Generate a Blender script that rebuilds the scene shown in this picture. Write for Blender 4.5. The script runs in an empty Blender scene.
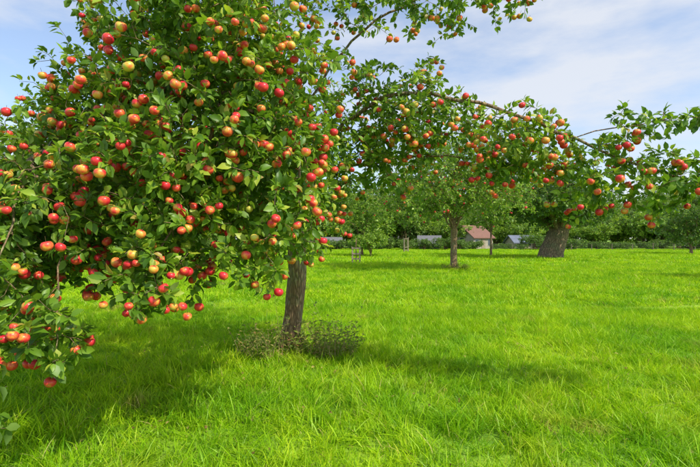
import bpy, math, random
import numpy as np
from mathutils import Vector, Matrix
random.seed(7); rng=np.random.default_rng(7)
S=bpy.context.scene
S.view_settings.view_transform='Standard'; S.view_settings.look='None'; S.view_settings.exposure=0

def gh(x,y):
    return 0.05*np.sin(.33*x+1.0)*np.sin(.29*y+.4)+0.03*np.sin(.9*x+.5*y)

# ---------------------------------------------------------------- materials
def newmat(name):
    m=bpy.data.materials.new(name); m.use_nodes=True
    nt=m.node_tree; nt.nodes.clear()
    out=nt.nodes.new('ShaderNodeOutputMaterial')
    return m,nt,out
def N(nt,t,**k):
    n=nt.nodes.new(t)
    for a,b in k.items(): setattr(n,a,b)
    return n
def ramp(nt,stops,fac):
    r=N(nt,'ShaderNodeValToRGB'); e=r.color_ramp.elements
    while len(e)<len(stops): e.new(.5)
    for i,(p,c) in enumerate(stops):
        e[i].position=p; e[i].color=(*c,1)
    nt.links.new(fac,r.inputs[0]); return r.outputs[0]
def noise(nt,vec,scale,detail=3,rough=.5):
    n=N(nt,'ShaderNodeTexNoise'); n.inputs['Scale'].default_value=scale
    n.inputs['Detail'].default_value=detail; n.inputs['Roughness'].default_value=rough
    if vec is not None: nt.links.new(vec,n.inputs['Vector'])
    return n.outputs['Fac']
def mixc(nt,f,a,b,mode='MIX'):
    m=N(nt,'ShaderNodeMix',data_type='RGBA',blend_type=mode)
    for sock,v in ((0,f),(6,a),(7,b)):
        if hasattr(v,'is_linked') or hasattr(v,'links'): nt.links.new(v,m.inputs[sock])
        elif sock==0: m.inputs[0].default_value=v
        else: m.inputs[sock].default_value=(*v,1)
    return m.outputs[2]
def mth(nt,op,a,b=None,clamp=False):
    m=N(nt,'ShaderNodeMath',operation=op,use_clamp=clamp)
    for i,v in enumerate((a,b)):
        if v is None: continue
        if hasattr(v,'links'): nt.links.new(v,m.inputs[i])
        else: m.inputs[i].default_value=v
    return m.outputs[0]

def leaf_mat(name,stops,trans=.38,rough=.42,under=(.17,.25,.09),tmul=(1.45,1.5,.7)):
    m,nt,out=newmat(name)
    a=N(nt,'ShaderNodeAttribute',attribute_name='tint')
    col=ramp(nt,stops,a.outputs['Fac'])
    g=N(nt,'ShaderNodeNewGeometry')
    f=mth(nt,'MULTIPLY',g.outputs['Backfacing'],.55)
    c2=mixc(nt,f,col,under)
    p=N(nt,'ShaderNodeBsdfPrincipled'); nt.links.new(c2,p.inputs['Base Color'])
    p.inputs['Roughness'].default_value=rough; p.inputs['Specular IOR Level'].default_value=.4
    t=N(nt,'ShaderNodeBsdfTranslucent')
    nt.links.new(mixc(nt,1.0,col,tmul,'MULTIPLY'),t.inputs[0])
    mx=N(nt,'ShaderNodeMixShader'); mx.inputs[0].default_value=trans
    nt.links.new(p.outputs[0],mx.inputs[1]); nt.links.new(t.outputs[0],mx.inputs[2])
    nt.links.new(mx.outputs[0],out.inputs[0]); return m

M_leaf=leaf_mat('apple_leaf',[(0,(.055,.135,.012)),(.4,(.125,.25,.018)),(.75,(.24,.39,.03)),(.95,(.42,.50,.05)),(1,(.42,.32,.07))])
M_leaf2=leaf_mat('orchard_leaf',[(0,(.08,.18,.02)),(.5,(.19,.33,.028)),(1,(.36,.48,.05))])
M_dark=leaf_mat('old_tree_leaf',[(0,(.05,.11,.018)),(.5,(.11,.21,.03)),(1,(.22,.34,.05))])
M_far=leaf_mat('far_leaf',[(0,(.09,.16,.045)),(.5,(.17,.27,.065)),(1,(.30,.40,.10))],rough=.7)
M_weed=leaf_mat('weed_leaf',[(0,(.12,.21,.025)),(.45,(.24,.33,.045)),(.75,(.40,.33,.10)),(1,(.36,.18,.07))],rough=.6)
M_dry=leaf_mat('dry_leaf',[(0,(.16,.09,.03)),(.5,(.3,.2,.06)),(1,(.42,.36,.1))],trans=.1,rough=.8,under=(.25,.17,.1))

def bark_mat(name,c1,c2,c3,sc=1.):
    m,nt,out=newmat(name)
    tc=N(nt,'ShaderNodeTexCoord'); mp=N(nt,'ShaderNodeMapping'); nt.links.new(tc.outputs['Object'],mp.inputs[0])
    mp.inputs['Scale'].default_value=(sc*14,sc*14,sc*4)
    n1=noise(nt,mp.outputs[0],2.2,6,.65)
    n2=noise(nt,tc.outputs['Object'],4.5*sc,4,.65)
    v=N(nt,'ShaderNodeTexVoronoi',feature='DISTANCE_TO_EDGE'); v.inputs['Scale'].default_value=1.6
    nt.links.new(mp.outputs[0],v.inputs['Vector'])
    crack=mth(nt,'MULTIPLY',v.outputs['Distance'],4.,True)
    c=ramp(nt,[(.3,c1),(.7,c2)],n1)
    c=mixc(nt,ramp(nt,[(.48,(0,0,0)),(.62,(.85,.85,.85))],n2),c,c3)
    c=mixc(nt,mth(nt,'MULTIPLY',mth(nt,'SUBTRACT',1.,crack),.6),c,tuple(x*.25 for x in c1))
    p=N(nt,'ShaderNodeBsdfPrincipled'); nt.links.new(c,p.inputs['Base Color']); p.inputs['Roughness'].default_value=.9
    b=N(nt,'ShaderNodeBump'); b.inputs['Strength'].default_value=1.; b.inputs['Distance'].default_value=.03/sc
    nt.links.new(mth(nt,'ADD',mth(nt,'MULTIPLY',crack,.6),n1),b.inputs['Height']); nt.links.new(b.outputs[0],p.inputs['Normal'])
    nt.links.new(p.outputs[0],out.inputs[0]); return m
M_bark=bark_mat('apple_bark',(.24,.14,.07),(.52,.34,.19),(.36,.33,.17))
M_bark2=bark_mat('old_bark',(.20,.13,.075),(.48,.35,.21),(.26,.25,.13),.35)

def simple(name,col,rough=.8,var=.25,scale=6.,bump=0.):
    m,nt,out=newmat(name)
    tc=N(nt,'ShaderNodeTexCoord')
    n=noise(nt,tc.outputs['Object'],scale,5,.6)
    c=ramp(nt,[(.3,tuple(x*(1-var) for x in col)),(.7,tuple(min(1,x*(1+var)) for x in col))],n)
    p=N(nt,'ShaderNodeBsdfPrincipled'); nt.links.new(c,p.inputs['Base Color']); p.inputs['Roughness'].default_value=rough
    if bump:
        b=N(nt,'ShaderNodeBump'); b.inputs['Strength'].default_value=bump; nt.links.new(n,b.inputs['Height']); nt.links.new(b.outputs[0],p.inputs['Normal'])
    nt.links.new(p.outputs[0],out.inputs[0]); return m
def tiles(name,c1,c2,mortar,sc,bw=.5,rh=.25):
    m,nt,out=newmat(name)
    tc=N(nt,'ShaderNodeTexCoord'); b=N(nt,'ShaderNodeTexBrick'); 
    mp=N(nt,'ShaderNodeMapping'); mp.inputs['Rotation'].default_value=(math.radians(90),0,0)
    nt.links.new(tc.outputs['Object'],mp.inputs[0]); nt.links.new(mp.outputs[0],b.inputs['Vector'])
    b.inputs['Color1'].default_value=(*c1,1); b.inputs['Color2'].default_value=(*c2,1); b.inputs['Mortar'].default_value=(*mortar,1)
    b.inputs['Scale'].default_value=sc; b.inputs['Mortar Size'].default_value=.03
    p=N(nt,'ShaderNodeBsdfPrincipled'); nt.links.new(b.outputs[0],p.inputs['Base Color']); p.inputs['Roughness'].default_value=.85
    nt.links.new(p.outputs[0],out.inputs[0]); return m

def patchy(nt,g,col):
    big=noise(nt,g.outputs['Position'],.5,5,.65)
    col=mixc(nt,ramp(nt,[(.38,(0,0,0)),(.60,(1,1,1))],big),mixc(nt,1.,col,(.70,.84,.8),'MULTIPLY'),mixc(nt,1.,col,(1.32,1.14,1.),'MULTIPLY'))
    fine=noise(nt,g.outputs['Position'],3.2,3,.6)
    col=mixc(nt,ramp(nt,[(.33,(.6,.6,.6)),(.52,(0,0,0))],fine),col,mixc(nt,1.,col,(.5,.70,.6),'MULTIPLY'))
    med=noise(nt,g.outputs['Position'],1.15,4,.65)
    col=mixc(nt,ramp(nt,[(.55,(0,0,0)),(.70,(.6,.6,.6))],med),col,(.46,.54,.03))
    dry=noise(nt,g.outputs['Position'],.8,5,.65)
    return mixc(nt,ramp(nt,[(.61,(0,0,0)),(.68,(.6,.6,.6))],dry),col,(.40,.29,.10))
def grass_mat():
    m,nt,out=newmat('grass_blades')
    g=N(nt,'ShaderNodeNewGeometry')
    a=N(nt,'ShaderNodeAttribute',attribute_name='tint')
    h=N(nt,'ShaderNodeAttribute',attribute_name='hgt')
    col=ramp(nt,[(0,(.14,.33,.004)),(.5,(.30,.55,.008)),(.85,(.45,.66,.014)),(.95,(.52,.62,.05)),(1,(.58,.50,.18))],a.outputs['Fac'])
    col=patchy(nt,g,col)
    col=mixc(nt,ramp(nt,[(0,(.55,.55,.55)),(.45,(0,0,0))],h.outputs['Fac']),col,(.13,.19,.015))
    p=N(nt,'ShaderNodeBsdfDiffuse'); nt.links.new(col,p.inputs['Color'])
    gl=N(nt,'ShaderNodeBsdfGlossy'); gl.inputs['Roughness'].default_value=.45; gl.inputs['Color'].default_value=(.8,.9,.6,1)
    t=N(nt,'ShaderNodeBsdfTranslucent'); nt.links.new(mixc(nt,1.,col,(1.25,1.2,.8),'MULTIPLY'),t.inputs[0])
    mx=N(nt,'ShaderNodeMixShader'); mx.inputs[0].default_value=.38
    nt.links.new(p.outputs[0],mx.inputs[1]); nt.links.new(t.outputs[0],mx.inputs[2])
    m2=N(nt,'ShaderNodeMixShader'); m2.inputs[0].default_value=.022
    nt.links.new(mx.outputs[0],m2.inputs[1]); nt.links.new(gl.outputs[0],m2.inputs[2]); nt.links.new(m2.outputs[0],out.inputs[0])
    return m
M_grass=grass_mat()
def ground_mat():
    m,nt,out=newmat('meadow_ground')
    g=N(nt,'ShaderNodeNewGeometry')
    n2=noise(nt,g.outputs['Position'],9,5,.7)
    c=ramp(nt,[(.3,(.14,.27,.010)),(.7,(.25,.44,.015))],n2)
    c=patchy(nt,g,c)
    p=N(nt,'ShaderNodeBsdfPrincipled'); nt.links.new(c,p.inputs['Base Color']); p.inputs['Roughness'].default_value=.95
    b=N(nt,'ShaderNodeBump'); b.inputs['Strength'].default_value=.6; b.inputs['Distance'].default_value=.05
    nt.links.new(n2,b.inputs['Height']); nt.links.new(b.outputs[0],p.inputs['Normal'])
    nt.links.new(p.outputs[0],out.inputs[0]); return m

# ---------------------------------------------------------------- mesh helpers
def make_obj(name,mesh,parent=None,loc=(0,0,0)):
    o=bpy.data.objects.new(name,mesh); S.collection.objects.link(o)
    o.location=loc
    if parent: o.parent=parent
    return o
def empty(name,loc=(0,0,0)):
    o=bpy.data.objects.new(name,None); S.collection.objects.link(o); o.location=loc; o.empty_display_size=.2
    return o
def np_mesh(name,V,loops,starts,mat,attrs=None,smooth=True,vattrs=None):
    me=bpy.data.meshes.new(name)
    me.vertices.add(len(V)); me.vertices.foreach_set('co',np.asarray(V,dtype=np.float32).ravel())
    me.loops.add(len(loops)); me.loops.foreach_set('vertex_index',np.asarray(loops,dtype=np.int32))
    me.polygons.add(len(starts)); me.polygons.foreach_set('loop_start',np.asarray(starts,dtype=np.int32))
    if smooth: me.polygons.foreach_set('use_smooth',np.ones(len(starts),dtype=bool))
    for k,a in (attrs or {}).items():
        at=me.attributes.new(k,'FLOAT','POINT'); at.data.foreach_set('value',np.asarray(a,dtype=np.float32))
    for k,a in (vattrs or {}).items():
        at=me.attributes.new(k,'FLOAT_VECTOR','POINT'); at.data.foreach_set('vector',np.asarray(a,dtype=np.float32).ravel())
    me.update(calc_edges=True); me.validate()
    me.materials.append(mat); return me
def replicate(nv,faces,n):
    fl=np.concatenate([np.array(f) for f in faces]); ln=np.array([len(f) for f in faces])
    st=np.concatenate([[0],np.cumsum(ln)[:-1]])
    loops=(fl[None,:]+(np.arange(n)*nv)[:,None]).ravel()
    starts=(st[None,:]+(np.arange(n)*len(fl))[:,None]).ravel()
    return loops,starts
def norm(v): return v/np.maximum(np.linalg.norm(v,axis=-1,keepdims=True),1e-9)

LT=np.array([(0,0,0),(-.24,.30,.07),(0,.30,0),(.24,.30,.07),(-.23,.66,.03),(0,.68,-.04),(.23,.66,.03),(0,1,-.16)])
LF=[(0,2,1),(0,3,2),(1,2,5,4),(2,3,6,5),(4,5,7),(5,6,7)]
LT4=np.array([(0,0,0),(-.3,.5,.06),(0,.5,-.02),(.3,.5,.06),(0,1,-.12)])
LF4=[(0,2,1),(0,3,2),(1,2,4),(2,3,4)]
def leaves_mesh(name,P,D,Nn,size,tint,mat,lod=0,wid=1.):
    T,F=(LT,LF) if lod==0 else (LT4,LF4)
    D=norm(D); side=norm(np.cross(D,Nn)); Nn=np.cross(side,D)
    n=len(P)
    w=wid*rng.uniform(.85,1.2,(n,1,1)); curl=rng.uniform(.2,2.2,(n,1,1))
    V=P[:,None,:]+size[:,None,None]*(T[None,:,0:1]*w*side[:,None,:]+T[None,:,1:2]*D[:,None,:]+T[None,:,2:3]*curl*Nn[:,None,:])
    loops,starts=replicate(len(T),F,n)
    return np_mesh(name,V.reshape(-1,3),loops,starts,mat,{'tint':np.repeat(tint,len(T))})

class Skel:
    def __init__(s): s.P=[];s.par=[];s.lvl=[]
    def add(s,p,par,l): s.P.append(np.array(p,float)); s.par.append(par); s.lvl.append(l); return len(s.P)-1
    def line(s,pts,par,step,l,jit=.02):
        pts=[np.array(p,float) for p in pts]
        if par is not None: pts=[s.P[par]]+pts
        ext=[2*pts[0]-pts[1]]+pts+[2*pts[-1]-pts[-2]]
        last=par if par is not None else s.add(pts[0],-1,l)
        for i in range(1,len(ext)-2):
            a,b,c,d=ext[i-1:i+3]; n=max(1,int(np.linalg.norm(c-b)/step))
            for k in range(1,n+1):
                t=k/n
                q=.5*((2*b)+(-a+c)*t+(2*a-5*b+4*c-d)*t*t+(-a+3*b-3*c+d)*t**3)
                last=s.add(q+rng.normal(0,jit,3),last,l)
        return last
def nearest(s,p):
    A=np.array(s.P); return int(np.argmin(((A-np.array(p))**2).sum(1)))

def tubes(sk,rad,name,mat,base_flare=None,maxsides=14):
    n=len(sk.P); P=np.array(sk.P); kids=[[] for _ in range(n)]
    for i,p in enumerate(sk.par):
        if p>=0: kids[p].append(i)
    V=[];L=[];ST=[];lc=0
    starts=[(i,-1) for i,p in enumerate(sk.par) if p<0]
    while starts:
        i,pp=starts.pop(); chain=[i]
        while kids[chain[-1]]:
            ks=sorted(kids[chain[-1]],key=lambda k:-rad[k])
            for k in ks[1:]: starts.append((k,chain[-1]))
            chain.append(ks[0])
        pts=([P[pp]] if pp>=0 else [])+[P[k] for k in chain]
        rr=([rad[chain[0]]] if pp>=0 else [])+[rad[k] for k in chain]
        if len(pts)<2: continue
        ns=maxsides if rr[0]>.05 else (6 if rr[0]>.012 else 4)
        pts=np.array(pts); T=norm(np.gradient(pts,axis=0))
        u=np.cross(T[0],[0.3,1,.1]); u/=np.linalg.norm(u)
        base=len(V)
        for j in range(len(pts)):
            u=u-T[j]*np.dot(u,T[j]); u/=max(1e-9,np.linalg.norm(u)); v=np.cross(T[j],u)
            for k in range(ns):
                a=2*math.pi*k/ns; r=rr[j]
                if rr[0]>.05: r*=1+.10*math.sin(3*a+pts[j][2]*1.7)+.05*math.sin(5*a-pts[j][2]*5)+random.uniform(-.03,.03)
                if base_flare and pp<0: r*=1+base_flare*math.exp(-(pts[j][2]-pts[0][2])/(rr[0]*1.3))*(1+.35*math.sin(4*a+1))
                V.append(pts[j]+r*(math.cos(a)*u+math.sin(a)*v))
        for j in range(len(pts)-1):
            for k in range(ns):
                a=base+j*ns+k; b=base+j*ns+(k+1)%ns
                L+= [a,b,b+ns,a+ns]; ST.append(lc); lc+=4
    return np_mesh(name,V,L,ST,mat)

def apple_template(nu=14,nv=9):
    V=[];F=[]
    for j in range(nv+1):
        th=math.pi*j/nv; s,c=math.sin(th),math.cos(th)
        r=s*(1+.09*c); z=.9*c-.30*math.copysign(1,c)*math.exp(-(s/.30)**2)*(1 if c>0 else .6)
        if j in(0,nv): V.append((0,0,z)); continue
        for k in range(nu):
            a=2*math.pi*k/nu; V.append((r*math.cos(a)*(1+.02*math.cos(5*a)*(-c)),r*math.sin(a),z))
    for k in range(nu): F.append((0,1+k,1+(k+1)%nu))
    for j in range(nv-2):
        for k in range(nu):
            a=1+j*nu+k;b=1+j*nu+(k+1)%nu; F.append((a,a+nu,b+nu,b))
    e=len(V)-1; o=1+(nv-2)*nu
    for k in range(nu): F.append((e,o+(k+1)%nu,o+k))
    nb=len(V); loc=list(V)
    for z,x in ((.5,0),(1.1,.05),(1.7,.16)):
        for a in (0,2.09,4.19): V.append((x+.05*math.cos(a),.05*math.sin(a),z)); loc.append((0,0,9))
    for j in range(2):
        for k in range(3):
            a=nb+j*3+k;b=nb+j*3+(k+1)%3; F.append((a,b,b+3,a+3))
    return np.array(V),F,np.array(loc)
def apple_mat():
    m,nt,out=newmat('apple_skin')
    l=N(nt,'ShaderNodeAttribute',attribute_name='loc'); t=N(nt,'ShaderNodeAttribute',attribute_name='tint'); r=N(nt,'ShaderNodeAttribute',attribute_name='rnd')
    sep=N(nt,'ShaderNodeSeparateXYZ'); nt.links.new(l.outputs['Vector'],sep.inputs[0])
    n4=N(nt,'ShaderNodeTexNoise',noise_dimensions='4D'); n4.inputs['Scale'].default_value=.75; n4.inputs['Detail'].default_value=2
    nt.links.new(l.outputs['Vector'],n4.inputs['Vector']); nt.links.new(mth(nt,'MULTIPLY',r.outputs['Fac'],50.),n4.inputs['W'])
    mp=N(nt,'ShaderNodeMapping'); mp.inputs['Scale'].default_value=(9,9,.8); nt.links.new(l.outputs['Vector'],mp.inputs[0])
    st=noise(nt,mp.outputs[0],1.,3,.6)
    f=mth(nt,'ADD',mth(nt,'MULTIPLY',mth(nt,'SUBTRACT',n4.outputs['Fac'],.5),2.8),mth(nt,'MULTIPLY',mth(nt,'SUBTRACT',st,.5),.9))
    f=mth(nt,'ADD',f,t.outputs['Fac'])
    c=ramp(nt,[(0,(.55,.50,.08)),(.22,(.78,.38,.06)),(.45,(.80,.19,.05)),(.68,(.78,.065,.045)),(1,(.64,.022,.04))],f)
    top=ramp(nt,[(.0,(.0,.0,.0)),(.18,(0,0,0)),(.23,(1,1,1))],mth(nt,'MULTIPLY',sep.outputs[2],.1))
    c=mixc(nt,top,c,(.10,.07,.03))
    p=N(nt,'ShaderNodeBsdfPrincipled'); nt.links.new(c,p.inputs['Base Color']); p.inputs['Roughness'].default_value=.34
    p.inputs['Specular IOR Level'].default_value=.45
    nt.links.new(p.outputs[0],out.inputs[0]); return m
M_apple=apple_mat()
def apples_mesh(name,P,R,tint,lod=0):
    T,F,loc=apple_template() if lod==0 else apple_template(8,5)
    n=len(P); ax=norm(np.stack([rng.normal(0,.3,n),rng.normal(0,.3,n),np.ones(n)],1))
    u=norm(np.cross(ax,norm(rng.normal(0,1,(n,3))))); v=np.cross(ax,u)
    V=P[:,None,:]+R[:,None,None]*(T[None,:,0:1]*u[:,None]+T[None,:,1:2]*v[:,None]+T[None,:,2:3]*ax[:,None])
    loops,starts=replicate(len(T),F,n)
    rep=len(T)
    return np_mesh(name,V.reshape(-1,3),loops,starts,M_apple,{'tint':np.repeat(tint,rep),'rnd':np.repeat(rng.random(n),rep)},vattrs={'loc':np.tile(loc,(n,1))})

def build_tree(name,base,trunk,limbs,lumps,r0,mats,leaf=.075,per=5,step=.12,tl=.5,app_r=.038,flare=.5,rt=.0022,lod=0,apple_tint=.6,droop=.25,expo=.6,hi=2.4):
    """all coordinates relative to base. lumps: (centre,radii,twigs,apple_prob)"""
    base=np.array([base[0],base[1],float(gh(base[0],base[1]))-.04])
    sk=Skel(); sk.line(trunk,None,step*1.5,0,r0*.05)
    for L in limbs:
        sk.line(L[1:],nearest(sk,L[0]),step*1.5,1,step*.12)
    targets=[]
    for c,rd,n,ap in lumps:
        d=norm(rng.normal(0,1,(n,3))); rr=rng.random((n,1))**(.42)
        bump=1+.16*np.sin(4*d[:,0:1]+c[0]*5)*np.sin(5*d[:,2:3]+c[1]*3)+.08*rng.normal(0,1,(n,1))
        q=np.array(c)+d*rr*bump*np.array(rd)
        for i in range(n):
            if q[i][2]>.12: targets.append((q[i],d[i],ap,rr[i,0]))
    A=np.array([p for p in sk.P])
    T=np.array([t[0] for t in targets]); dd=np.empty(len(T))
    for i in range(0,len(T),200): dd[i:i+200]=np.sqrt(((T[i:i+200,None]-A[None])**2).sum(2)).min(1)
    order=np.argsort(dd)
    cap=len(A)+len(T)*14; PB=np.zeros((cap,3)); PB[:len(A)]=A; cnt=len(A)
    LP=[];LD=[];LN=[];AP=[];ends=[]
    for oi in order:
        q,out,ap,rr=targets[oi]
        d2=((PB[:cnt]-q)**2).sum(1); k=int(np.argmin(d2)); dist=math.sqrt(d2[k])
        if dist<step*.5: continue
        n=max(2,min(12,int(dist/step))); a=sk.P[k]
        pdir=norm(a-sk.P[sk.par[k]]) if sk.par[k]>=0 else np.array([0,0,1.])
        mid=a+pdir*dist*.25+(q-a)*.35+np.array([0,0,dist*.12])
        end=q+np.array([0,0,-droop*dist*.3])
        last=k
        path=[]
        for j in range(1,n+1):
            t=j/n; p=(1-t)**2*a+2*t*(1-t)*mid+t*t*end+rng.normal(0,step*.07,3)
            last=sk.add(p,last,2); PB[cnt]=p; cnt+=1; path.append(last)
        ends.append((path,out,ap,rr,dist))
    n=len(sk.P); w=np.zeros(n); par=sk.par
    haskid=np.zeros(n,bool)
    for i in range(n):
        if par[i]>=0: haskid[par[i]]=True
    for i in range(n-1,-1,-1):
        if not haskid[i]: w[i]=1
        if par[i]>=0: w[par[i]]+=w[i]
    rad=rt+(r0-rt)*((w-1)/w[0])**expo
    for path,out,ap,rr,dist in ends:
        m=len(path); acc=0
        for j in range(m-1,-1,-1):
            p=sk.P[path[j]]; pr=sk.P[par[path[j]]]; d=norm(p-pr); seg=np.linalg.norm(p-pr)
            if acc>tl: break
            acc+=seg
            c=per+(3 if j==m-1 else 0)
            for q in range(c):
                f=random.random(); pos=p+(pr-p)*f*(.2 if j==m-1 and q<4 else 1)
                rv=norm(rng.normal(0,1,3)); rv=rv-d*np.dot(rv,d)*.8; rv=norm(rv)
                ld=norm(d*random.uniform(.1,.9)+rv*1.0+out*.25+np.array([0,0,random.uniform(-.45,.25)]))
                LP.append(pos+ld*leaf*.18); LD.append(ld)
                LN.append(norm(np.array([0,0,1.])+out*.6+rng.normal(0,.5,3)))
        if random.random()<ap and rr>.6:
            kk=random.choice([1,1,2,2,3,4])
            jj=random.choice(path[-3:])
            ho=norm(np.array([out[0],out[1],0])+1e-6)
            for q in range(kk):
                off=ho*.07*(app_r/.035)+np.array([random.uniform(-1,1),random.uniform(-1,1),0])*app_r*1.1
                AP.append(sk.P[jj]+off+np.array([0,0,-app_r*random.uniform(1.3,2.8)]))
    root=empty(name,tuple(base))
    make_obj('trunk_and_branches',tubes(sk,rad,name+'_wood',mats[0],flare),root)
    LP=np.array(LP);LD=np.array(LD);LN=np.array(LN); nl=len(LP)
    tint=np.clip(rng.normal(.48,.24,nl)+.15*np.sin(LP[:,0]*2.3+LP[:,2]*3)*np.sin(LP[:,1]*2.7),0,.95)
    tint[rng.random(nl)<.012]=1.
    make_obj('leaves',leaves_mesh(name+'_leaves',LP,LD,LN,leaf*rng.uniform(.6,1.25,nl),tint,mats[1],lod),root)
    na=0
    if AP:
        AP=np.array(AP); K=np.zeros((0,3))
        for a in AP:
            if len(K)==0 or ((K-a)**2).sum(1).min()>(app_r*1.75)**2:
                K=np.vstack([K,a])
        na=len(K)
        R=app_r*rng.uniform(.8,1.15,na)
        tt=np.clip(rng.normal(apple_tint,.22,na)-.10*(K[:,2]-hi),.05,1.1)
        make_obj('apples',apples_mesh(name+'_apples',K,R,tt,lod),root)
    print(name,'leaves',nl,'nodes',n,'apples',na)
    return root

# ---------------------------------------------------------------- main apple tree (base at -0.79, 6.5)
B=np.array([-.79,6.5,0.])
def rel(*p): return tuple(np.array(p,float)-B)
trunk=[rel(-.82,6.5,0),rel(-.80,6.5,.4),rel(-.74,6.48,1.0),rel(-.73,6.45,1.6),rel(-.78,6.4,2.2),rel(-.85,6.3,3.1),rel(-.95,6.1,4.2),rel(-1.0,6.0,5.0)]
limbs=[
 [rel(-.73,6.45,1.6),rel(-1.0,5.6,2.5),rel(-1.15,4.7,3.0),rel(-1.1,4.0,2.8),rel(-1.0,3.5,2.3)],
 [rel(-.75,6.45,1.8),rel(-1.7,5.9,2.6),rel(-2.5,5.0,2.8),rel(-2.8,4.2,2.4),rel(-2.9,3.6,1.6)],
 [rel(-.78,6.4,2.0),rel(-2.0,6.6,2.8),rel(-3.2,6.6,3.0),rel(-4.1,6.4,2.5)],
 [rel(-.78,6.4,2.3),rel(-1.2,5.3,3.6),rel(-1.4,4.4,4.1),rel(-1.4,3.8,3.9)],
 [rel(-.85,6.3,2.8),rel(-1.4,7.3,3.6),rel(-1.7,8.2,3.7),rel(-1.8,9.0,3.4)],
 [rel(-.78,6.4,2.1),rel(-.2,5.9,2.95),rel(.5,5.4,3.3),rel(1.2,5.0,3.12),rel(1.9,4.7,2.8),rel(2.6,4.5,2.42),rel(3.4,4.3,2.1)],
 [rel(-.75,6.42,1.9),rel(-.1,6.0,2.5),rel(.8,5.6,2.62),rel(1.6,5.2,2.5),rel(2.3,5.0,2.4)],
 [rel(-.85,6.3,3.0),rel(-.1,5.9,4.0),rel(.8,5.6,4.5),rel(1.8,5.3,4.55)],
 [rel(-1.1,4.2,2.9),rel(-.5,3.9,2.5),rel(-.4,3.7,1.9)],
 [rel(-2.8,4.0,2.3),rel(-2.4,3.4,1.95),rel(-2.2,2.95,1.5),rel(-2.03,2.65,.9)],
 [rel(2.2,4.6,2.6),rel(2.9,4.4,2.75),rel(3.5,4.25,2.75)],
 [rel(-1.1,4.0,2.4),rel(-1.3,3.6,1.9),rel(-1.4,3.3,1.45),rel(-1.36,3.15,1.25)],
 [rel(-2.5,4.0,2.2),rel(-2.2,3.5,1.7),rel(-1.95,3.15,1.3),rel(-1.88,3.0,.8)],
]
lumps=[
 (rel(-1.1,4.05,2.5),(1.0,1.0,1.2),850,.52),
 (rel(-.72,3.7,2.15),(.55,.6,.8),240,.52),
 (rel(-.55,4.7,2.25),(.5,.6,.8),180,.4),
 (rel(-1.55,3.55,1.9),(.75,.6,.75),360,.6),
 (rel(-1.3,3.95,3.55),(1.0,.95,.85),520,.52),
 (rel(-2.35,4.6,3.05),(.65,.6,.65),240,.45),
 (rel(-2.6,4.3,2.0),(1.05,1.05,.95),640,.5),
 (rel(-2.45,3.5,1.75),(.6,.45,.5),200,.55),
 (rel(-2.75,3.6,1.4),(.6,.6,.6),200,.45),
 (rel(-2.03,2.65,.85),(.1,.12,.5),26,.2),
 (rel(-1.38,3.15,1.38),(.26,.25,.26),46,.6),
 (rel(-1.9,3.05,.98),(.18,.2,.36),42,.4),
 (rel(-2.3,3.2,1.15),(.25,.25,.35),50,.5),
 (rel(-.75,3.5,1.45),(.25,.25,.25),36,.5),
 (rel(-1.35,5.3,3.9),(1.6,1.3,1.5),600,.35),
 (rel(-1.6,8.0,3.5),(2.2,1.6,1.6),330,.12),
 (rel(-3.65,6.3,2.45),(1.3,1.3,1.0),520,.35),
 (rel(-3.1,5.2,2.5),(.75,.8,.8),230,.4),
 (rel(-.5,5.6,2.6),(.8,.8,.8),180,.3),
 (rel(.55,5.8,3.15),(.85,.9,.72),250,.4),
 (rel(.3,5.7,2.55),(.8,.7,.5),120,.35),
 (rel(.9,5.5,4.6),(1.35,.9,.5),240,.3),
 (rel(1.0,5.2,2.95),(.6,.5,.42),105,.6),
 (rel(1.75,4.8,2.62),(.5,.5,.45),100,.6),
 (rel(2.35,4.6,2.3),(.45,.5,.45),90,.5),
 (rel(3.0,4.4,2.15),(.5,.45,.36),85,.45),
 (rel(3.65,4.25,2.0),(.45,.4,.36),70,.45),
 (rel(1.8,5.1,2.4),(.6,.4,.28),60,.4),
 (rel(3.0,4.35,2.72),(.65,.25,.13),36,.1),
]
build_tree('apple_tree',(-.79,6.5),trunk,limbs,lumps,.125,(M_bark,M_leaf),leaf=.08,per=4,step=.11,tl=.5,apple_tint=.57,expo=.72,app_r=.0345)

# ---------------------------------------------------------------- generic trees
def generic(name,base,h,trunk_h,rad,r0,nl,tw,mats,leaf,ap=0.,lod=1,seed=0,step=.35,per=5,zr=None,flare=.5,app_r=.04,lean=0,zd=0):
    random.seed(seed); 
    global rng; rng=np.random.default_rng(seed)
    tr=[(0,0,0),(lean*.3,0,trunk_h*.5),(lean*.6,.0,trunk_h),(lean*.6+random.uniform(-.3,.3),random.uniform(-.3,.3),trunk_h+(h-trunk_h)*.6)]
    limbs=[];lumps=[]
    zc=(h+trunk_h)/2-zd; zr=zr or (h-trunk_h)/2
    for i in range(nl):
        a=2*math.pi*(i+random.uniform(-.3,.3))/nl; rr=rad*random.uniform(.5,.72)*(1 if i%3 else .5)
        c=(rr*math.cos(a),rr*math.sin(a),zc+random.uniform(-.55,.55)*zr)
        s=random.uniform(.32,.48)
        lumps.append((c,(rad*s,rad*s,zr*random.uniform(.4,.6)),int(tw/nl*random.uniform(.7,1.3)),ap))
        limbs.append([(lean*.6,0,trunk_h*random.uniform(.8,1.05)),(c[0]*.45,c[1]*.45,trunk_h+(c[2]-trunk_h)*.7+.2),c])
    lumps.append(((0,0,zc+.2*zr),(rad*.5,rad*.5,zr*.7),int(tw*.25),ap))
    return build_tree(name,base,tr,limbs,lumps,r0,mats,leaf=leaf,per=per,step=step,tl=step*3,app_r=app_r,flare=flare,rt=.006,lod=lod,apple_tint=.75,hi=5)
generic('apple_tree.001',(5.57,25.),7.8,2.7,5.2,.17,15,2300,(M_bark,M_leaf2),.14,ap=.16,seed=11,step=.3,per=6,app_r=.055,zd=.3)
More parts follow.
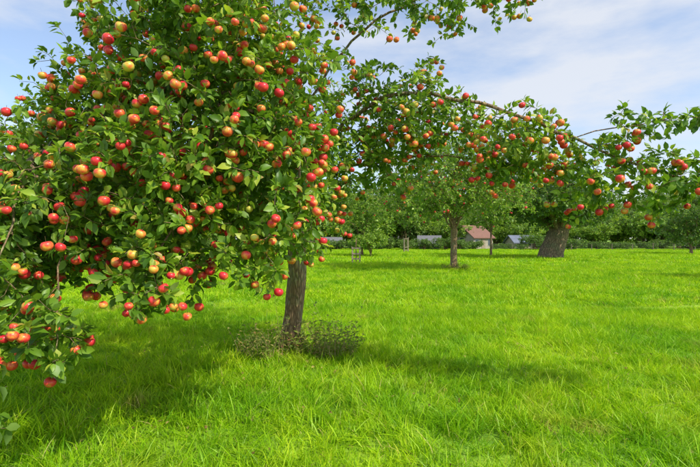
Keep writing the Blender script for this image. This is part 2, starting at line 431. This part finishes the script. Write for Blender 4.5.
generic('apple_tree.002',(19.5,16.),7.,2.2,4.2,.17,11,900,(M_bark,M_leaf2),.16,ap=.1,seed=12,step=.35,per=6,app_r=.05)
generic('old_pollard_tree',(17.4,40.5),7.6,3.0,6.0,.82,15,2000,(M_bark2,M_dark),.27,seed=5,step=.45,per=6,flare=.3,lean=1.4,zd=.2)
generic('young_tree',(14.5,48.),6.8,2.4,2.6,.09,8,420,(M_bark,M_leaf2),.2,seed=21,step=.4)
generic('young_tree.001',(1.2,46.),7.2,1.4,3.0,.1,8,520,(M_bark,M_leaf2),.22,seed=22,step=.4)
generic('shrub',(2.0,44.),3.,.3,2.4,.08,7,360,(M_bark,M_leaf2),.2,seed=23,step=.35)
generic('young_tree.002',(38.,52.),6.,.8,3.6,.15,9,620,(M_bark,M_dark),.26,seed=24,step=.45)
generic('young_tree.003',(-6.5,52.),6.,1.,3.0,.12,8,480,(M_bark,M_leaf2),.24,seed=25,step=.45)

# distant trees: linked copies of four modelled trees
random.seed(3)
tm=[]
far=empty('distant_trees')
for i,(h,th,r) in enumerate([(7.5,1.0,3.6),(6.,.4,3.8),(9,1.2,4.2),(2.6,.1,2.4)]):
    t=generic('tmp',(0,0),h,th,r,.2,9,480,(M_bark2,(M_far,M_leaf2,M_far,M_dark)[i]),.34 if i<3 else .22,seed=40+i,step=.5,per=5)
    ms=[(c.name.split('.')[0],c.data) for c in t.children]
    for c in list(t.children): bpy.data.objects.remove(c)
    bpy.data.objects.remove(t); tm.append(ms)
def place(k,x,yy,s,par):
    rz=random.uniform(0,6.28)
    for nm,me in tm[k]:
        o=make_obj('tree_'+nm,me,par,(x,yy,float(gh(x,yy))-.05)); o.rotation_euler=(0,0,rz); o.scale=(s*1.15,s*1.15,s)
rows=[(86,2.8,(0,1,1),.7,1.2),(98,3.0,(0,2,1),.9,1.3),(122,4.0,(2,0),1.1,1.7)]
for y0,dx,kinds,s0,s1 in rows:
    x=-y0*.95
    while x<y0*1.15:
        yy=y0+random.uniform(-4,4); k=random.choice(kinds); s=random.uniform(s0,s1)*(1.3 if x<y0*.2 else 1.05)
        place(k,x,yy,s,far); x+=dx*random.uniform(.6,1.5)
hedge=empty('hedge')
x=-60
while x<90:
    place(3,x,76+random.uniform(-1.5,1.5),random.uniform(.4,1.05),hedge); x+=random.uniform(1.2,4.0)

# ---------------------------------------------------------------- buildings etc.
M_red=tiles('red_brick',(.30,.13,.08),(.24,.11,.07),(.4,.36,.3),4.)
M_cream=simple('cream_render',(.36,.32,.25),.8,.15,2.)
M_roofo=tiles('orange_tiles',(.26,.13,.09),(.20,.10,.075),(.12,.06,.04),3.)
M_roofg=tiles('slate_tiles',(.20,.20,.21),(.15,.15,.16),(.08,.08,.09),3.)
M_roofb=simple('blue_grey_sheet_roof',(.14,.16,.21),.6,.2,1.)
M_glass=simple('window_glass',(.05,.07,.09),.1,.1,2.)
M_wood=simple('weathered_wood',(.30,.24,.17),.85,.35,12.,.4)
M_frame=simple('white_paint',(.6,.6,.56),.5,.05)
def box(V,F,x0,x1,y0,y1,z0,z1):
    b=len(V); V+=[(x0,y0,z0),(x1,y0,z0),(x1,y1,z0),(x0,y1,z0),(x0,y0,z1),(x1,y0,z1),(x1,y1,z1),(x0,y1,z1)]
    F+=[tuple(b+i for i in f) for f in((0,3,2,1),(4,5,6,7),(0,1,5,4),(1,2,6,5),(2,3,7,6),(3,0,4,7))]
def mesh(name,V,F,mat):
    me=bpy.data.meshes.new(name); me.from_pydata(V,[],F); me.materials.append(mat); me.update(); return me
def house(name,x,y,w,d,eave,ridge,rot,wall,roof,nwin=3,chim=True):
    r=empty(name,(x,y,float(gh(x,y))-.05)); r.rotation_euler=(0,0,math.radians(rot))
    a,b=w/2,d/2
    V=[(-a,-b,0),(a,-b,0),(a,b,0),(-a,b,0),(-a,-b,eave),(a,-b,eave),(a,b,eave),(-a,b,eave),(-a,0,ridge),(a,0,ridge)]
    F=[(0,1,5,4),(2,3,7,6),(1,2,6,9,5),(3,0,4,8,7)]
    make_obj('walls',mesh('walls',V,F,wall),r)
    o=.35;s=(ridge-eave)/b
    V=[];t=.14
    zo=eave-o*s
    V=[(-a-o,-b-o,zo+.05),(a+o,-b-o,zo+.05),(a+o,0,ridge+.05),(-a-o,0,ridge+.05),(a+o,b+o,zo+.05),(-a-o,b+o,zo+.05)]
    V+=[(p[0],p[1],p[2]+t) for p in V]
    F=[(6,7,8,9),(9,8,10,11),(0,3,2,1),(3,5,4,2),(0,1,7,6),(4,5,11,10),(1,2,8,7),(2,4,10,8),(3,0,6,9),(5,3,9,11)]
    make_obj('roof',mesh('roof',V,F,roof),r)
    V=[];F=[];V2=[];F2=[]
    wz0,wz1=eave*.35,eave*.8
    for i in range(nwin):
        cx=-a+w*(i+.5)/nwin
        if i==nwin//2: continue
        box(V2,F2,cx-.5,cx+.5,-b-.05,-b+.05,wz0-.06,wz1+.06); box(V,F,cx-.43,cx-.03,-b-.07,-b+.02,wz0,wz1); box(V,F,cx+.03,cx+.43,-b-.07,-b+.02,wz0,wz1)
    if chim: box(V2,F2,-a-.04,-a+.04,-.5,.5,eave*.5-.06,eave*.5+1.06); box(V,F,-a-.06,-a+.02,-.42,.42,eave*.5,eave*.5+1.)
    make_obj('window_frames',mesh('wf',V2,F2,M_frame),r); make_obj('windows',mesh('w',V,F,M_glass),r)
    V=[];F=[]; cx=-a+w*(nwin//2+.5)/nwin; box(V,F,cx-.45,cx+.45,-b-.05,-b+.03,0,min(2.0,eave*.85)); make_obj('door',mesh('door',V,F,M_wood),r)
    if chim:
        V=[];F=[]; box(V,F,a*.5-.3,a*.5+.3,-.3,.3,ridge-.4,ridge+.8); make_obj('chimney',mesh('ch',V,F,M_red),r)
    return r
house('brick_house',21.4,82,5,5,2.2,4.1,35,M_cream,M_roofo)
house('barn',13.6,80,3.4,4,.8,2.2,-10,M_red,M_roofg,chim=False)
house('barn.001',-3.9,80,4.5,4,.8,2.0,8,M_red,M_roofg,chim=False)
house('shed',29.6,81,3.8,4,1.2,2.3,5,M_cream,M_roofb,chim=False)

def guard(name,x,y,w,h):
    r=empty(name,(x,y,float(gh(x,y))-.03)); V=[];F=[]
    for sx in(-1,1):
        for sy in(-1,1): box(V,F,sx*w/2-.045,sx*w/2+.045,sy*w/2-.045,sy*w/2+.045,0,h*random.uniform(.97,1.05))
    make_obj('posts',mesh('posts',V,F,M_wood),r)
    V=[];F=[]
    for z in(.35,.7,h-.12):
        for s in(-1,1):
            box(V,F,-w/2-.05,w/2+.05,s*(w/2+.06)-.014,s*(w/2+.06)+.014,z,z+.08)
            box(V,F,s*(w/2+.06)-.014,s*(w/2+.06)+.014,-w/2+.0,w/2,z+.1,z+.17)
    make_obj('rails',mesh('rails',V,F,M_wood),r)
    V=[];F=[]; box(V,F,-.03,.03,-.03,.03,0,h+.6); make_obj('sapling_stem',mesh('stem',V,F,M_bark),r)
guard('tree_guard',.42,32.,.5,1.2)
guard('tree_guard.001',7.2,60.,.5,1.9)
def fence(name,x0,y0,x1,y1,n):
    r=empty(name,(x0,y0,float(gh(x0,y0)))); V=[];F=[]
    dx,dy=x1-x0,y1-y0
    for i in range(n+1):
        t=i/n; px,py=dx*t,dy*t; box(V,F,px-.045,px+.045,py-.045,py+.045,-.1,1.1+random.uniform(-.15,.1))
    make_obj('posts',mesh('fp',V,F,simple('dark_fence_post',(.15,.12,.08),.9)),r)
    V=[];F=[]; L=math.hypot(dx,dy)
    for z in(.35,.7,1.0):
        b=len(V); nx,ny=-dy/L*.012,dx/L*.012
        V+=[(nx,ny-.07,z),(dx+nx,dy+ny-.07,z),(dx+nx,dy+ny-.07,z+.012),(nx,ny-.07,z+.012)]; F.append((b,b+1,b+2,b+3))
    make_obj('wires',mesh('fw',V,F,simple('fence_wire',(.2,.2,.2),.5)),r)
fence('wire_fence',22,72,80,66,20)

# ---------------------------------------------------------------- ground
def axis(lim_neg,lim_pos):
    a=[0.]; 
    while a[-1]<lim_pos: a.append(a[-1]+max(.6,a[-1]*.05))
    b=[0.]
    while b[-1]<lim_neg: b.append(b[-1]+max(.6,b[-1]*.05))
    return np.array([-v for v in b[::-1][:-1]]+a)
xs=axis(1500,1500); ys=axis(1500,1500)
X,Y=np.meshgrid(xs,ys); Z=gh(X,Y)
V=np.stack([X,Y,Z],-1).reshape(-1,3); nx,ny=len(xs),len(ys)
i=np.arange(nx-1);j=np.arange(ny-1); I,J=np.meshgrid(i,j); q=(J*nx+I).ravel()
loops=np.stack([q,q+1,q+1+nx,q+nx],1).ravel()
make_obj('ground',np_mesh('ground',V,loops,np.arange(len(q))*4,ground_mat()))

# ---------------------------------------------------------------- grass
rng=np.random.default_rng(99); random.seed(99)
def grass_patch(name,size,n,h0,h1,w,tuft):
    nc=int(n/22)
    c=rng.uniform(-size/2,size/2,(nc,2)); ch=np.clip(np.exp(rng.normal(-.05,.42,nc)),.4,2.3); ct=rng.normal(0,.17,nc); cl=rng.normal(0,.6,(nc,2))
    idx=rng.integers(0,nc,n); P=c[idx]+rng.normal(0,tuft,(n,2))*np.sqrt(ch[idx])[:,None]
    u=rng.random(n)<.3; P[u]=rng.uniform(-size/2,size/2,(u.sum(),2))
    H=rng.uniform(h0,h1,n)*ch[idx]; a=rng.uniform(0,2*math.pi,n)
    lean=rng.normal(0,.42,(n,2))+cl[idx]*.8
    s=np.stack([np.cos(a),np.sin(a),np.zeros(n)],1)*(w*rng.uniform(.6,1.5,n))[:,None]
    V=np.zeros((n,7,3))
    base=np.stack([P[:,0],P[:,1],np.full(n,-.01)],1)
    for k,(t,wd) in enumerate(((0,1),(.4,.9),(.75,.6),(1.,0))):
        off=np.stack([lean[:,0]*H*t**1.8,lean[:,1]*H*t**1.8,H*t*(1-.22*t*np.minimum(1.5,(lean**2).sum(1)))],1)
        if k<3: V[:,2*k]=base+off-s*wd; V[:,2*k+1]=base+off+s*wd
        else: V[:,6]=base+off
    tint=np.clip(rng.normal(.48,.17,n)+ct[idx],0,.93); tint[rng.random(n)<.02]=1.
    loops,starts=replicate(7,[(0,1,3,2),(2,3,5,4),(4,5,6)],n)
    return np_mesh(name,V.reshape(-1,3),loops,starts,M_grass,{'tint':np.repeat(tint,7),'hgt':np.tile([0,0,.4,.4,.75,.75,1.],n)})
gr=empty('grass')
def scatter(meshes,y0,y1,sp,margin,scl=1.):
    y=y0;c=0
    while y<y1:
        hw=y*.78+margin; x=-hw
        while x<hw:
            xx=x+random.uniform(-.1,.1)*sp; yy=y+random.uniform(-.1,.1)*sp
            o=make_obj('patch',random.choice(meshes),gr,(xx,yy,float(gh(xx,yy)))); o.rotation_euler=(0,0,random.choice((0,1,2,3))*math.pi/2+random.uniform(-.2,.2))
            s=scl*random.uniform(.95,1.1); o.scale=(s,s,scl*random.uniform(.75,1.2)); c+=1
            x+=sp
        y+=sp
    print('patches',c)
near=[grass_patch('gn%d'%i,1.15,4000,.05,.125,.0033,.035) for i in range(5)]
mid=[grass_patch('gm%d'%i,2.3,5200,.06,.14,.0074,.06) for i in range(3)]
farp=[grass_patch('gf%d'%i,5.5,6500,.07,.16,.018,.15) for i in range(2)]
scatter(near,1.5,11.5,1.,1.5)
scatter(mid,12.2,30,2.,3.)
scatter(farp,32.5,86,5.,5.)

def weeds(name,cx,cy,n,rx,ry,h0,h1,leaf,tall=0):
    sk=Skel(); LP=[];LD=[];LN=[]
    bz=float(gh(cx,cy))-.02
    rads=[]
    for i in range(n+tall):
        a=random.uniform(0,6.28); r=math.sqrt(random.random()); x,y=rx*r*math.cos(a),ry*r*math.sin(a)
        h=random.uniform(h0,h1)*(1.1-.5*r)*(1.7 if i>=n else 1); lx,ly=random.gauss(0,.22)+.25*math.cos(a),random.gauss(0,.2)
        last=sk.add((x,y,0),-1,0); rads.append(.003)
        for k in range(1,7):
            t=k/6; p=(x+lx*h*t*t,y+ly*h*t*t,h*t); last=sk.add(p,last,0); rads.append(.003*(1-.7*t))
            for q in range(4 if i<n else 2):
                b=random.uniform(0,6.28); LP.append(p); LD.append((math.cos(b),math.sin(b),random.uniform(-.2,.9))); LN.append((random.gauss(0,.4),random.gauss(0,.4),1))
    r=empty(name,(cx,cy,bz))
    make_obj('stems',tubes(sk,np.array(rads),name+'_st',simple(name+'_stem',(.42,.28,.15))),r)
    LP=np.array(LP);m=len(LP)
    make_obj('leaves',leaves_mesh(name+'_lv',LP,np.array(LD),norm(np.array(LN)),leaf*rng.uniform(.5,1.3,m),np.clip(rng.normal(.42,.26,m),0,1),M_weed,1,.6),r)
weeds('weeds',-1.05,6.2,60,.45,.35,.25,.55,.06,14)
weeds('weeds.001',-.36,6.3,80,.45,.35,.3,.65,.06,8)
weeds('weeds.002',5.6,24.9,60,.7,.5,.2,.5,.1)

n=450
P=np.stack([rng.normal(-1.1,2.0,n),rng.normal(5.4,1.7,n),np.zeros(n)],1); P[:,2]=gh(P[:,0],P[:,1])+rng.uniform(.01,.06,n)
D=norm(np.stack([rng.normal(0,1,n),rng.normal(0,1,n),rng.normal(0,.3,n)],1))
make_obj('fallen_leaves',leaves_mesh('fallen',P,D,norm(np.stack([rng.normal(0,.5,n),rng.normal(0,.5,n),np.ones(n)],1)),.055*rng.uniform(.6,1.2,n),rng.random(n),M_dry))

# ---------------------------------------------------------------- light and sky
el=math.radians(46); az=math.atan2(.79,-.61)
d=Vector((math.sin(az)*math.cos(el),math.cos(az)*math.cos(el),math.sin(el)))
sl=bpy.data.lights.new('sun','SUN'); sl.energy=5.0; sl.angle=math.radians(.5); sl.color=(1,.93,.80)
so=bpy.data.objects.new('sun',sl); S.collection.objects.link(so); so.rotation_euler=d.to_track_quat('Z','Y').to_euler(); so.location=(8,-6,12)
w=bpy.data.worlds.new('World'); S.world=w; w.use_nodes=True; nt=w.node_tree; nt.nodes.clear()
out=N(nt,'ShaderNodeOutputWorld'); bg=N(nt,'ShaderNodeBackground'); bg.inputs[1].default_value=.15
sky=N(nt,'ShaderNodeTexSky',sky_type='NISHITA'); sky.sun_disc=False; sky.sun_elevation=el; sky.sun_rotation=az; sky.air_density=1.; sky.dust_density=1.
tc=N(nt,'ShaderNodeTexCoord'); mp=N(nt,'ShaderNodeMapping'); mp.inputs['Scale'].default_value=(1.,1.,3.2); mp.inputs['Location'].default_value=(.3,.1,.4)
nt.links.new(tc.outputs['Generated'],mp.inputs[0])
cn=noise(nt,mp.outputs[0],2.6,7,.58)
cf=ramp(nt,[(.42,(.18,.18,.18)),(.66,(.85,.85,.85))],cn)
nt.links.new(mixc(nt,cf,mixc(nt,1.,sky.outputs[0],(1.35,1.42,1.5),'MULTIPLY'),(5.6,5.8,6.2)),bg.inputs[0]); nt.links.new(bg.outputs[0],out.inputs[0])

# ---------------------------------------------------------------- camera
cd=bpy.data.cameras.new('camera'); cd.lens=24; cd.sensor_width=36; cd.clip_end=4000; cd.clip_start=.05
co=bpy.data.objects.new('camera',cd); S.collection.objects.link(co); co.location=(0,0,1.6+float(gh(0,0)))
co.rotation_euler=(math.radians(90.8),0,0); S.camera=co
